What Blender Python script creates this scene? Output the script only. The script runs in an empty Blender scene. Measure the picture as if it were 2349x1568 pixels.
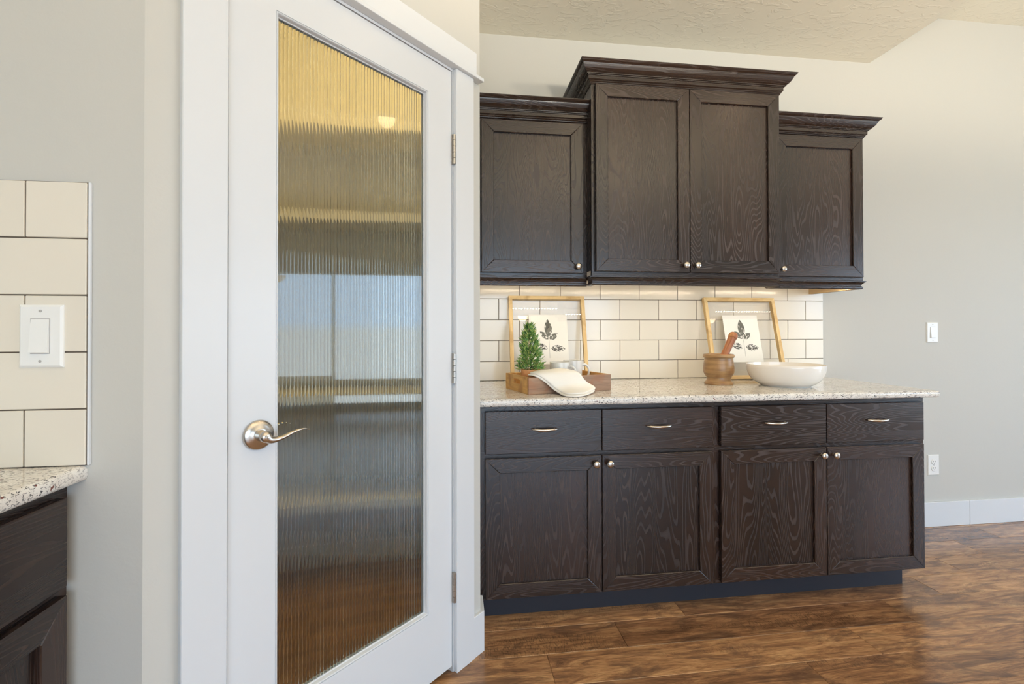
import bpy, bmesh, math, random
from mathutils import Vector, Matrix
random.seed(7)
D = bpy.data
scn = bpy.context.scene
col = scn.collection

# ------------------------------------------------------------------ camera
F_PX, YAW, PITCH, ROLL, CY = 1074.75, 0.124629, 0.008097, -0.0018915, 751.28
W_PX, H_PX = 2349.0, 1568.0
cam = D.objects.new('camera', D.cameras.new('camera'))
col.objects.link(cam)
cs, sn = math.cos(YAW), math.sin(YAW)
fw = Vector((sn, cs, 0)); rt = Vector((cs, -sn, 0)); up = Vector((0, 0, 1))
fw2 = fw * math.cos(PITCH) + up * math.sin(PITCH)
up2 = up * math.cos(PITCH) - fw * math.sin(PITCH)
rt3 = rt * math.cos(ROLL) + up2 * math.sin(ROLL)
up3 = up2 * math.cos(ROLL) - rt * math.sin(ROLL)
mw = Matrix((rt3, up3, -fw2)).transposed().to_4x4()
mw.translation = Vector((0, 0, 1.15))
cam.matrix_world = mw
cam.data.sensor_fit = 'HORIZONTAL'
cam.data.sensor_width = 36.0
cam.data.lens = 36.0 * F_PX / W_PX
cam.data.shift_y = -(H_PX / 2 - CY) / W_PX
cam.data.clip_start = 0.01
scn.camera = cam

# ------------------------------------------------------------------ light and exposure
EXPOSURE = 0.0
SKY = 6.9
CAN = 5.0
CEILING_FILL = 104.0
LED_GLOW = 330.0
PANTRY_W = 20.0
vs = scn.view_settings
vs.view_transform = 'Standard'; vs.look = 'None'; vs.gamma = 1.0; vs.use_curve_mapping = False
vs.exposure = EXPOSURE
world = D.worlds.new('sky'); scn.world = world; world.use_nodes = True
wn = world.node_tree; wn.nodes.clear()
wo = wn.nodes.new('ShaderNodeOutputWorld'); wb = wn.nodes.new('ShaderNodeBackground')
wt = wn.nodes.new('ShaderNodeTexCoord'); wsx = wn.nodes.new('ShaderNodeSeparateXYZ')
wr = wn.nodes.new('ShaderNodeValToRGB')
wn.links.new(wt.outputs['Generated'], wsx.inputs[0]); wn.links.new(wsx.outputs['Z'], wr.inputs[0])
wr.color_ramp.elements[0].position = 0.0; wr.color_ramp.elements[0].color = (0.62, 0.74, 0.84, 1)
wr.color_ramp.elements[1].position = 0.02; wr.color_ramp.elements[1].color = (0.55, 0.77, 1.04, 1)
wn.links.new(wr.outputs[0], wb.inputs[0]); wb.inputs[1].default_value = SKY
wn.links.new(wb.outputs[0], wo.inputs[0])

def area(name, loc, rot, sx, sy, power, color, portal=False):
    l = D.lights.new(name, 'AREA'); l.shape = 'RECTANGLE'; l.size = sx; l.size_y = sy
    l.energy = power; l.color = color
    if portal: l.cycles.is_portal = True
    o = D.objects.new(name, l); col.objects.link(o); o.location = loc; o.rotation_euler = rot
    return o
HP = math.pi / 2
# daylight windows of the room beyond the frame (openings are modelled in the walls below)
WIN_R = (-2.3, 1.25, 0.45, 2.05)      # y0 y1 z0 z1 on wall_right
DOOR_R = (-0.15, 0.03)               # from here to y1 the opening is a glazed door down to this height
WIN_F = (-1.0, 3.2, 0.08, 2.30)       # x0 x1 z0 z1 on wall_front
XR, YF = 5.6, -4.2
area('window_portal', (XR + 0.02, (WIN_R[0] + WIN_R[1]) / 2, (DOOR_R[1] + WIN_R[3]) / 2), (HP, 0, HP), WIN_R[1] - WIN_R[0], WIN_R[3] - DOOR_R[1], 1, (1, 1, 1), True)
area('patio_portal', ((WIN_F[0] + WIN_F[1]) / 2, YF - 0.02, (WIN_F[2] + WIN_F[3]) / 2), (HP, 0, 0), WIN_F[1] - WIN_F[0], WIN_F[3] - WIN_F[2], 1, (1, 1, 1), True)
scn.cycles.max_bounces = 14
scn.cycles.transmission_bounces = 12
scn.cycles.diffuse_bounces = 5
scn.cycles.caustics_refractive = True
scn.cycles.caustics_reflective = False
scn.cycles.sample_clamp_indirect = 6.0

# ------------------------------------------------------------------ materials
def srgb(r, g, b):
    def f(c):
        c /= 255.0
        return c / 12.92 if c <= 0.04045 else ((c + 0.055) / 1.055) ** 2.4
    return (f(r), f(g), f(b), 1)

class Mat:
    def __init__(s, name, base=(0.8, 0.8, 0.8, 1), rough=0.5, metal=0.0, **kw):
        s.m = D.materials.new(name); s.m.use_nodes = True; s.t = s.m.node_tree
        s.p = s.t.nodes['Principled BSDF']; s.out = s.t.nodes['Material Output']
        s.p.inputs['Base Color'].default_value = base
        s.p.inputs['Roughness'].default_value = rough
        s.p.inputs['Metallic'].default_value = metal
        for k, v in kw.items(): s.p.inputs[k].default_value = v
    def n(s, typ, **kw):
        nd = s.t.nodes.new('ShaderNode' + typ)
        for k, v in kw.items():
            if hasattr(nd, k): setattr(nd, k, v)
        return nd
    def l(s, a, b): s.t.links.new(a, b)
    def val(s, x, sock):
        if hasattr(x, 'is_linked') or hasattr(x, 'links'): s.l(x, sock)
        else: sock.default_value = x
    def math(s, op, a, b=0.0, c=None):
        nd = s.n('Math', operation=op); s.val(a, nd.inputs[0]); s.val(b, nd.inputs[1])
        if c is not None: s.val(c, nd.inputs[2])
        return nd.outputs[0]
    def mix(s, f, a, b, blend='MIX'):
        nd = s.n('MixRGB', blend_type=blend); s.val(f, nd.inputs[0]); s.val(a, nd.inputs[1]); s.val(b, nd.inputs[2])
        return nd.outputs[0]
    def noise(s, vec, scale, detail=2.0, rough=0.5, dist=0.0):
        nd = s.n('TexNoise'); s.l(vec, nd.inputs['Vector']); nd.inputs['Scale'].default_value = scale
        nd.inputs['Detail'].default_value = detail; nd.inputs['Roughness'].default_value = rough
        nd.inputs['Distortion'].default_value = dist
        return nd.outputs['Fac']
    def ramp(s, f, pts):
        nd = s.n('ValToRGB'); s.l(f, nd.inputs[0]); e = nd.color_ramp.elements
        e[0].position, e[0].color = pts[0]; e[1].position, e[1].color = pts[-1]
        for p, c in pts[1:-1]:
            x = e.new(p); x.color = c
        return nd.outputs[0]
    def obj(s, rand=True, scale=(1, 1, 1)):
        tc = s.n('TexCoord'); v = tc.outputs['Object']
        if rand:
            oi = s.n('ObjectInfo'); cx = s.n('CombineXYZ')
            r = s.math('MULTIPLY', oi.outputs['Random'], 41.0)
            s.l(r, cx.inputs[0]); s.l(s.math('MULTIPLY', r, 0.73), cx.inputs[1]); s.l(s.math('MULTIPLY', r, 1.37), cx.inputs[2])
            ad = s.n('VectorMath', operation='ADD'); s.l(v, ad.inputs[0]); s.l(cx.outputs[0], ad.inputs[1]); v = ad.outputs[0]
        return s.scale(v, scale)
    def scale(s, v, sc):
        mu = s.n('VectorMath', operation='MULTIPLY'); s.l(v, mu.inputs[0]); mu.inputs[1].default_value = sc
        return mu.outputs[0]
    def bump(s, h, strength=0.2, dist=0.01):
        b = s.n('Bump'); b.inputs['Strength'].default_value = strength; b.inputs['Distance'].default_value = dist
        s.l(h, b.inputs['Height']); s.l(b.outputs[0], s.p.inputs['Normal'])
    def color(s, c): s.l(c, s.p.inputs['Base Color'])

K = (0, 0, 0, 1); WH = (1, 1, 1, 1)
def g(v): return (v, v, v, 1)

def paint(name, c, rough, bscale, bstr, bdist, detail=3.0):
    m = Mat(name, c, rough)
    v = m.obj(False)
    h = m.noise(v, bscale, detail, 0.55)
    m.bump(m.ramp(h, [(0.42, K), (0.62, WH)]), bstr, bdist)
    return m.m
M_wall = paint('greige_wall_paint', srgb(199, 197, 190), 0.62, 55, 0.05, 0.002)
M_pantry = paint('pantry_wall_paint', srgb(206, 203, 195), 0.7, 55, 0.1, 0.002)
mc = Mat('ceiling_paint', srgb(232, 227, 211), 0.7)
v = mc.obj(False)
h1 = mc.noise(mc.scale(v, (1.0, 1.6, 1)), 16, 4, 0.55, 0.8)
mc.bump(mc.ramp(h1, [(0.52, K), (0.60, WH)]), 0.26, 0.004); M_ceil = mc.m
M_white = paint('white_enamel_trim', srgb(220, 222, 224), 0.32, 20, 0.03, 0.001)
M_door = paint('white_enamel_door', srgb(220, 222, 224), 0.33, 20, 0.03, 0.001)
M_shelf = paint('white_shelf_paint', srgb(226, 222, 212), 0.4, 20, 0.03, 0.001)
M_gap = Mat('dark_seam', srgb(70, 70, 72), 0.7).m

def darkwood(name, axis):
    m = Mat(name, rough=0.34)
    m.p.inputs['Specular IOR Level'].default_value = 0.62
    A = {'z': (5.6, 5.6, 0.72), 'x': (0.72, 5.6, 7.4), 'y': (5.6, 0.72, 7.4)}[axis]
    B = {'z': (260, 260, 7), 'x': (7, 260, 260), 'y': (260, 7, 260)}[axis]
    v = m.obj()
    f = m.noise(m.scale(v, A), 1.0, 2.2, 0.5, 0.25)
    wob = m.noise(m.scale(v, B), 0.22, 2, 0.6)
    ph = m.math('ADD', m.math('MULTIPLY', f, 360.0), m.math('MULTIPLY', wob, 3.4))
    ring = m.math('ADD', m.math('MULTIPLY', m.math('SINE', ph), 0.5), 0.5)
    line = m.ramp(ring, [(0.80, K), (1.0, WH)])
    fine = m.noise(m.scale(v, B), 1.0, 2, 0.5)
    broad = m.noise(m.scale(v, A), 0.55, 2, 0.5)
    base = m.mix(m.ramp(broad, [(0.35, K), (0.65, WH)]), srgb(35, 24, 20), srgb(54, 37, 30))
    base = m.mix(m.math('MULTIPLY', m.ramp(fine, [(0.35, K), (0.7, WH)]), 0.35), base, srgb(28, 20, 18))
    lf = m.math('MULTIPLY', line, m.ramp(m.noise(m.scale(v, A), 1.7, 2, 0.5), [(0.36, g(0.03)), (0.70, g(0.30))]))
    base = m.mix(lf, base, srgb(102, 83, 73))
    m.color(base)
    ro = m.math('ADD', 0.27, m.math('MULTIPLY', line, 0.2)); m.l(ro, m.p.inputs['Roughness'])
    m.bump(m.math('ADD', m.math('MULTIPLY', line, -0.6), m.math('MULTIPLY', fine, 0.35)), 0.16, 0.0012)
    return m.m
M_wz = darkwood('dark_stained_wood_upright_grain', 'z')
M_wx = darkwood('dark_stained_wood_level_grain', 'x')
M_wy = darkwood('dark_stained_wood_depth_grain', 'y')
M_kick = Mat('dark_toe_kick', srgb(38, 40, 48), 0.45).m
M_raw = Mat('pale_raw_wood', srgb(196, 168, 130), 0.6).m

mg = Mat('speckled_granite', rough=0.08)
v = mg.obj(False)
base = mg.mix(mg.ramp(mg.noise(v, 24, 3, 0.6), [(0.35, K), (0.7, WH)]), srgb(238, 234, 227), srgb(218, 211, 202))
n2 = mg.noise(mg.scale(v, (1.0, 1.6, 2.2)), 95, 3, 0.62, 0.7)
base = mg.mix(mg.ramp(n2, [(0.56, K), (0.64, g(0.5))]), base, srgb(150, 145, 142))
n3 = mg.noise(mg.scale(v, (1.0, 1.5, 2.2)), 118, 2, 0.6, 1.0)
n4 = mg.noise(v, 9, 2, 0.5)
bl = mg.math('MULTIPLY', mg.ramp(n3, [(0.575, K), (0.605, WH)]), mg.ramp(n4, [(0.36, g(0.35)), (0.55, WH)]))
base = mg.mix(bl, base, srgb(52, 50, 54))
n5 = mg.noise(v, 70, 1, 0.5)
base = mg.mix(mg.ramp(n5, [(0.735, K), (0.76, WH)]), base, srgb(110, 62, 52))
mg.color(base); M_granite = mg.m

def tile_mat():
    m = Mat('cream_glazed_tile', srgb(229, 221, 206), 0.13)
    v = m.obj()
    m.bump(m.noise(v, 9, 1, 0.5), 0.006, 0.004)
    oi = m.n('ObjectInfo')
    m.color(m.mix(oi.outputs['Random'], srgb(229, 221, 206), srgb(226, 218, 203)))
    return m.m
M_tile = tile_mat()
mgr = Mat('taupe_grout', srgb(104, 92, 80), 0.9)
mgr.bump(mgr.noise(mgr.obj(False), 300, 2), 0.2, 0.001); M_grout = mgr.m

def plank_mat(name, rand=True):
    m = Mat(name, rough=0.3)
    v = m.obj(rand)
    oi = m.n('ObjectInfo')
    gr = m.noise(m.scale(v, (3.0, 24, 24)), 1.0, 8, 0.74, 1.3)
    gr2 = m.noise(m.scale(v, (16, 380, 380)), 1.0, 3, 0.65)
    blot = m.noise(m.scale(v, (4.2, 13, 13)), 1.0, 5, 0.68, 0.9)
    base = m.ramp(gr, [(0.32, srgb(100, 74, 56)), (0.44, srgb(152, 114, 82)), (0.54, srgb(186, 144, 104)), (0.68, srgb(214, 174, 128))])
    base = m.mix(m.math('MULTIPLY', m.ramp(blot, [(0.49, K), (0.63, WH)]), 0.72), base, srgb(98, 76, 62))
    base = m.mix(m.math('MULTIPLY', m.ramp(gr2, [(0.46, K), (0.62, WH)]), 0.38), base, srgb(88, 68, 54))
    # saw marks: short dark strokes across the board, in patches
    saw = m.noise(m.scale(v, (300, 60, 60)), 1.0, 2, 0.5)
    patch = m.noise(m.scale(v, (2.0, 11, 11)), 1.0, 2, 0.5)
    sm = m.math('MULTIPLY', m.ramp(saw, [(0.52, K), (0.62, WH)]), m.ramp(patch, [(0.55, K), (0.64, WH)]))
    base = m.mix(m.math('MULTIPLY', sm, 0.5), base, srgb(70, 60, 48))
    tone = m.ramp(oi.outputs['Random'], [(0.0, srgb(196, 188, 184)), (0.5, srgb(228, 222, 214)), (1.0, srgb(255, 248, 236))])
    base = m.mix(1.0, base, tone, 'MULTIPLY')
    hs = m.n('HueSaturation'); m.l(base, hs.inputs['Color']); hs.inputs['Value'].default_value = 1.16; hs.inputs['Saturation'].default_value = 1.0
    m.color(hs.outputs[0])
    m.l(m.math('ADD', 0.14, m.math('MULTIPLY', gr, 0.12)), m.p.inputs['Roughness'])
    m.bump(m.math('ADD', gr2, m.math('MULTIPLY', sm, -0.7)), 0.05, 0.001)
    return m.m
M_plank = plank_mat('rustic_brown_plank')
M_subfloor = plank_mat('rustic_brown_floor', False)
M_nickel = Mat('brushed_nickel', srgb(200, 192, 182), 0.24, 1.0).m
M_nickel2 = Mat('satin_nickel', srgb(190, 184, 176), 0.3, 1.0).m
M_plate = Mat('white_plastic', srgb(238, 237, 233), 0.3).m
M_slot = Mat('dark_slot', srgb(112, 110, 107), 0.6).m
M_seam = Mat('pale_seam', srgb(168, 166, 163), 0.6).m
M_ceramic = Mat('white_glazed_ceramic', srgb(238, 233, 226), 0.07).m
M_mug = Mat('pale_grey_ceramic', srgb(222, 220, 214), 0.18).m
mglass = Mat('reeded_glass', srgb(240, 247, 243), 0.02); mglass.p.inputs['Transmission Weight'].default_value = 1.0
mglass.p.inputs['IOR'].default_value = 1.52; M_reed = mglass.m
mth = Mat('clear_pane')
tr = mth.n('BsdfTransparent'); gl = mth.n('BsdfGlossy'); gl.inputs['Roughness'].default_value = 0.01
lw = mth.n('LayerWeight'); lw.inputs['Blend'].default_value = 0.5
fr_ = mth.math('ADD', mth.math('MULTIPLY', mth.math('POWER', lw.outputs['Facing'], 5.0), 0.94), 0.04)
ms = mth.n('MixShader'); mth.l(fr_, ms.inputs[0]); mth.l(tr.outputs[0], ms.inputs[1]); mth.l(gl.outputs[0], ms.inputs[2])
mth.l(ms.outputs[0], mth.out.inputs['Surface']); M_pane = mth.m

def lightwood(name, c1, c2, c3, axis='x', rough=0.5):
    m = Mat(name, rough=rough)
    S = {'h': (7, 7, 62), 'x': (6, 60, 60), 'z': (60, 60, 6), 'y': (60, 6, 60)}[axis]
    v = m.obj()
    a = m.noise(m.scale(v, S), 1.0, 4, 0.6, 0.4)
    b = m.noise(v, 14, 2, 0.5, 0.6)
    base = m.ramp(a, [(0.3, c1), (0.7, c2)])
    base = m.mix(m.math('MULTIPLY', m.ramp(b, [(0.5, K), (0.68, WH)]), 0.6), base, c3)
    m.color(base); m.bump(a, 0.12, 0.001)
    return m.m
M_frame_x = lightwood('honey_frame_wood_level', srgb(202, 168, 112), srgb(228, 200, 146), srgb(172, 132, 78), 'x')
M_frame_z = lightwood('honey_frame_wood_upright', srgb(202, 168, 112), srgb(228, 200, 146), srgb(172, 132, 78), 'z')
M_tray_end = lightwood('honey_tray_wood', srgb(190, 142, 78), srgb(222, 178, 110), srgb(146, 98, 50), 'y')
M_tray_side = lightwood('weathered_tray_wood', srgb(128, 100, 80), srgb(168, 136, 110), srgb(150, 92, 52), 'x')
M_mortar = lightwood('turned_mortar_wood', srgb(122, 92, 60), srgb(170, 134, 90), srgb(116, 72, 42), 'h', 0.34)
M_pestle = lightwood('reddish_pestle_wood', srgb(126, 74, 44), srgb(168, 106, 64), srgb(190, 140, 84), 'z', 0.35)
M_pot = lightwood('terracotta_pot', srgb(212, 150, 96), srgb(228, 170, 114), srgb(200, 132, 80), 'x', 0.7)
M_soil = Mat('dark_soil', srgb(46, 36, 26), 0.9).m
ml = Mat('rosemary_leaf', rough=0.5)
v = ml.obj(False)
ml.color(ml.ramp(ml.noise(v, 85, 2, 0.5), [(0.32, srgb(66, 112, 56)), (0.5, srgb(112, 156, 78)), (0.64, srgb(190, 196, 116))])); M_leaf = ml.m
mt = Mat('white_cotton', srgb(240, 236, 228), 0.9); mt.bump(mt.noise(mt.obj(False), 900, 2), 0.25, 0.001); M_towel = mt.m
M_paper = Mat('white_print_paper', srgb(244, 240, 230), 0.7).m
mp = Mat('grey_green_leaf_ink', rough=0.7)
v = mp.obj(False)
mp.color(mp.mix(mp.ramp(mp.noise(mp.scale(v, (1, 1, 1)), 120, 2, 0.6, 0.4), [(0.56, K), (0.60, WH)]), srgb(84, 84, 74), srgb(240, 236, 226))); M_ink = mp.m
mp2 = Mat('dark_leaf_ink', rough=0.7)
v = mp2.obj(False)
mp2.color(mp2.mix(mp2.ramp(mp2.noise(v, 150, 2, 0.6, 0.6), [(0.50, K), (0.55, WH)]), srgb(56, 52, 46), srgb(240, 236, 226))); M_ink2 = mp2.m
M_inkf = Mat('solid_leaf_ink', srgb(108, 108, 96), 0.7).m

def emit(name, c, s):
    m = D.materials.new(name); m.use_nodes = True; t = m.node_tree; t.nodes.clear()
    e = t.nodes.new('ShaderNodeEmission'); o = t.nodes.new('ShaderNodeOutputMaterial')
    e.inputs[0].default_value = c; e.inputs[1].default_value = s; t.links.new(e.outputs[0], o.inputs[0])
    return m
M_led = emit('led_chip_glow', (1.0, 0.84, 0.60, 1), LED_GLOW)
M_can = emit('can_lamp_glow', (1.0, 0.80, 0.55, 1), 14.0)

# ------------------------------------------------------------------ mesh helpers
def box(bm, x0, x1, y0, y1, z0, z1, bev=0.0, seg=1):
    vs_ = [bm.verts.new(p) for p in ((x0, y0, z0), (x1, y0, z0), (x1, y1, z0), (x0, y1, z0), (x0, y0, z1), (x1, y0, z1), (x1, y1, z1), (x0, y1, z1))]
    fs = [bm.faces.new([vs_[i] for i in f]) for f in ((3, 2, 1, 0), (4, 5, 6, 7), (0, 1, 5, 4), (1, 2, 6, 5), (2, 3, 7, 6), (3, 0, 4, 7))]
    if bev:
        es = list({e for f in fs for e in f.edges})
        bmesh.ops.bevel(bm, geom=es, offset=bev, segments=seg, profile=0.6, affect='EDGES')
    return bm
def prism(bm, poly, z0, z1):      # plan polygon extruded upward
    a = [bm.verts.new((x, y, z0)) for x, y in poly]; b = [bm.verts.new((x, y, z1)) for x, y in poly]
    n = len(poly); bm.faces.new(a[::-1]); bm.faces.new(b)
    for i in range(n): bm.faces.new([a[i], a[(i + 1) % n], b[(i + 1) % n], b[i]])
    return bm
def loft(bm, rings, cap=True, closed=True):
    R = [[bm.verts.new(p) for p in r] for r in rings]
    n = len(R[0])
    for a, b in zip(R, R[1:]):
        for i in range(n if closed else n - 1):
            bm.faces.new([a[i], a[(i + 1) % n], b[(i + 1) % n], b[i]])
    if cap and closed:
        bm.faces.new(R[0][::-1]); bm.faces.new(R[-1])
    return bm
def sweep(bm, path, prof):        # path: plan points, outward = right of travel; prof: closed (out, z) loop
    pts = [Vector(p) for p in path]; n = len(pts); rings = []
    dirs = [(pts[i + 1] - pts[i]).normalized() for i in range(n - 1)]
    for i in range(n):
        d0 = dirs[max(i - 1, 0)]; d1 = dirs[min(i, n - 2)]
        n0 = Vector((d0.y, -d0.x)); n1 = Vector((d1.y, -d1.x))
        m = (n0 + n1); m = m / max(m.dot(n0), 1e-6) if m.length > 1e-6 else n0
        rings.append([(pts[i].x + m.x * o, pts[i].y + m.y * o, z) for o, z in prof])
    return loft(bm, rings)
def ring_frame(bm, x0, x1, z0, z1, prof):   # prof: (inset, y) open strip, in the XZ plane
    R = []
    for ins, y in prof:
        R.append([bm.verts.new(p) for p in ((x0 + ins, y, z0 + ins), (x1 - ins, y, z0 + ins), (x1 - ins, y, z1 - ins), (x0 + ins, y, z1 - ins))])
    for a, b in zip(R, R[1:]):
        for i in range(4): bm.faces.new([a[i], a[(i + 1) % 4], b[(i + 1) % 4], b[i]])
    return bm
def lathe(bm, prof, n=48, origin=(0, 0, 0), axis='z', ang0=0.0):
    rings = []
    for r, h in prof:
        ring = []
        for i in range(n):
            a = 2 * math.pi * i / n + ang0
            c, s_ = r * math.cos(a), r * math.sin(a)
            p = {'z': (c, s_, h), 'y': (c, h, s_), 'x': (h, c, s_)}[axis]
            ring.append((p[0] + origin[0], p[1] + origin[1], p[2] + origin[2]))
        rings.append(ring)
    return loft(bm, rings)
def crom(P, t):
    n = len(P) - 1; x = t * n; i = min(int(x), n - 1); f = x - i
    p0, p1, p2, p3 = (Vector(P[max(i - 1, 0)]), Vector(P[i]), Vector(P[i + 1]), Vector(P[min(i + 2, n)]))
    return 0.5 * ((2 * p1) + (p2 - p0) * f + (2 * p0 - 5 * p1 + 4 * p2 - p3) * f * f + (3 * p1 - p0 - 3 * p2 + p3) * f ** 3)
def tube(bm, pts, rad, n=14, sub=10, flat=1.0, upv=(0, 0, 1)):  # smooth tube through pts, rad list, flat = radius ratio along 'up'
    m = sub * (len(pts) - 1); rings = []
    Q = [crom(pts, i / m) for i in range(m + 1)]
    Rr = [crom([(r, 0, 0) for r in rad], i / m).x for i in range(m + 1)]
    Fl = flat if isinstance(flat, (list, tuple)) else [flat] * len(pts)
    Ff = [crom([(r, 0, 0) for r in Fl], i / m).x for i in range(m + 1)]
    U = Vector(upv)
    for i, q in enumerate(Q):
        d = (Q[min(i + 1, m)] - Q[max(i - 1, 0)]).normalized()
        s_ = d.cross(U)
        s_ = s_.normalized() if s_.length > 1e-5 else Vector((1, 0, 0))
        u_ = s_.cross(d).normalized()
        rings.append([tuple(q + (s_ * math.cos(2 * math.pi * k / n) + u_ * math.sin(2 * math.pi * k / n) * Ff[i]) * max(Rr[i], 1e-4)) for k in range(n)])
    return loft(bm, rings)
def new(): return bmesh.new()
def obj(name, bm, mat, parent=None, smooth=False, loc=None, kind=None):
    bmesh.ops.recalc_face_normals(bm, faces=bm.faces[:])
    me = D.meshes.new(name); bm.to_mesh(me); bm.free()
    for m in (mat if isinstance(mat, (list, tuple)) else [mat]): me.materials.append(m)
    if smooth: me.polygons.foreach_set('use_smooth', [True] * len(me.polygons))
    o = D.objects.new(name, me); col.objects.link(o)
    if parent: o.parent = parent
    if loc: o.location = loc
    if kind: o['kind'] = kind
    return o
def autosmooth(o, ang=40):
    me = o.data
    me.polygons.foreach_set('use_smooth', [True] * len(me.polygons))
    me.set_sharp_from_angle(angle=math.radians(ang))
    return o
def thing(name, label, cat, loc=(0, 0, 0), rotz=0.0, group=None):
    o = D.objects.new(name, None); col.objects.link(o); o.location = loc; o.rotation_euler = (0, 0, rotz)
    o.empty_display_size = 0.05
    o['label'] = label; o['category'] = cat
    if group: o['group'] = group
    return o
def tag(o, label, cat, group=None):
    o['label'] = label; o['category'] = cat
    if group: o['group'] = group
    return o
def struct(name, bm, mat, parent=None, **k):
    return obj(name, bm, mat, parent, kind='structure' if parent is None else None, **k)

# ------------------------------------------------------------------ room shell
YB = 2.443                      # back wall
XL = -1.35                      # kitchen left wall
ZC, ZH, XS = 2.712, 3.012, 2.411  # lower ceiling, upper ceiling, edge of the drop
A = (-0.6046, 1.0044); C = (0.0962, 1.7052)
TH = 0.115
A2 = (-0.6522, 1.1194); C2 = (-0.0188, 1.7528)
def dg(s, y): return (s * math.sqrt(.5) - y * math.sqrt(.5), 1.609 + s * math.sqrt(.5) + y * math.sqrt(.5))
S0, S1, ZO = -0.7195, 0.0085, 2.056     # rough opening in the diagonal wall

wall_back = struct('wall_back', box(new(), XL - 0.15, XR + 0.15, YB, YB + 0.12, 0, ZH + 0.1), M_wall)
struct('wall_left', box(new(), XL - 0.12, XL, YF - 0.12, YB, 0, ZH + 0.1), M_wall)
b = new()                       # right wall with its window opening
y0, y1, z0, z1 = WIN_R
box(b, XR, XR + 0.12, YF - 0.12, y0, 0, ZH + 0.1); box(b, XR, XR + 0.12, y1, YB, 0, ZH + 0.1)
box(b, XR, XR + 0.12, y0, DOOR_R[0], 0, z0); box(b, XR, XR + 0.12, DOOR_R[0], y1, 0, DOOR_R[1]); box(b, XR, XR + 0.12, y0, y1, z1, ZH + 0.1)
struct('wall_right', b, M_wall)
b = new()
x0, x1, z0, z1 = WIN_F
box(b, XL, x0, YF - 0.12, YF, 0, ZH + 0.1); box(b, x1, XR, YF - 0.12, YF, 0, ZH + 0.1)
box(b, x0, x1, YF - 0.12, YF, 0, z0); box(b, x0, x1, YF - 0.12, YF, z1, ZH + 0.1)
struct('wall_front', b, M_wall)
b = new()                       # mullions of the two window openings
for t, z in ((-2.3, 0.45), (-1.2, 0.45), (-0.15, 0.03), (1.25, 0.03)): box(b, XR + 0.03, XR + 0.08, t - 0.02, t + 0.02, z, 2.05)
for t0, t1, z in ((-2.3, -0.15, 0.47), (-0.15, 1.25, 0.06), (-2.3, 1.25, 2.03)): box(b, XR + 0.03, XR + 0.08, t0, t1, z - 0.025, z + 0.025)
box(b, XR + 0.03, XR + 0.08, -0.15, 1.25, 0.20, 0.44)  # solid door rail, unseen; added to darken this band of the pane's reflection
struct('window_1', b, M_white)
b = new()
for t in (-1.0, 0.4, 1.8, 3.2): box(b, t - 0.04, t + 0.04, YF - 0.08, YF - 0.03, 0.08, 2.30)
for z in (0.12, 2.26): box(b, -1.0, 3.2, YF - 0.08, YF - 0.03, z - 0.04, z + 0.04)
struct('window_2', b, M_white)
b = new()
loft(b, [[(x, y, z) for x, z in ((XL - 0.1, ZC), (XS, ZC), (XS, ZH), (XR + 0.1, ZH), (XR + 0.1, ZH + 0.1), (XL - 0.1, ZH + 0.1))] for y in (YF - 0.1, YB + 0.1)])
struct('ceiling', b, M_ceil)

tile_wall = struct('wall_pantry_left', prism(new(), [(XL, A[1]), A, A2, (XL, A2[1])], 0, ZC), M_wall)
b = new()
prism(b, [A, dg(S0, 0), dg(S0, TH), A2], 0, ZC); prism(b, [dg(S1, 0), C, C2, dg(S1, TH)], 0, ZC)
prism(b, [dg(S0, 0), dg(S1, 0), dg(S1, TH), dg(S0, TH)], ZO, ZC)
struct('wall_pantry_diagonal', b, M_wall)
struct('wall_pantry_right', prism(new(), [C, (C[0], YB), (C2[0], YB), C2], 0, ZC), M_wall)

# floor: slab under the boards, then every board near the camera
R0, NR, PITCH_Y, YB0 = -12, 17, 0.1515, 1.803
yb_lo = YB0 + PITCH_Y * R0
b = new(); box(b, XL - 0.1, XR + 0.1, yb_lo, YB + 0.1, -0.06, -0.0125); box(b, XL - 0.1, XR + 0.1, YF - 0.1, yb_lo, -0.06, 0.0)
floor = struct('floor', b, M_subfloor)
PL = 1.187; cache = {}
for r in range(R0, R0 + NR):
    ya, yb = YB0 + PITCH_Y * r, min(YB0 + PITCH_Y * (r + 1), YB)
    if ya >= YB: continue
    x = 0.932 + 0.301 * r; x -= math.floor((x - XL) / PL) * PL
    xs = [XL] + [x + PL * i for i in range(20) if XL + 0.03 < x + PL * i < XR] + [XR]
    for xa, xb in zip(xs, xs[1:]):
        if xb - xa < 0.02: continue
        w_ = (round(xb - xa, 4), round(yb - ya, 4))
        if w_ not in cache:
            o = obj('floor_plank', box(new(), 0.0004, w_[0] - 0.0004, 0.0004, w_[1] - 0.0004, -0.012, 0, 0.0012), M_plank, floor)
            cache[w_] = o.data
        else:
            o = D.objects.new('floor_plank', cache[w_]); col.objects.link(o); o.parent = floor
        o.location = (xa, ya, 0)

# skirtings
b = new(); box(b, 2.03, 3.040, YB - 0.014, YB, 0, 0.143, 0.002); struct('baseboard_back', b, M_white)
b = new(); box(b, 3.0412, XR, YB - 0.014, YB, 0, 0.143, 0.002); struct('baseboard_back', b, M_white)
b = new()
sweep(b, [dg(0.0868, 0), C, (C[0], 1.80)], [(0, 0), (0.014, 0), (0.014, 0.141), (0.012, 0.143), (0, 0.143)])
struct('baseboard_pantry', b, M_white)

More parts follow.
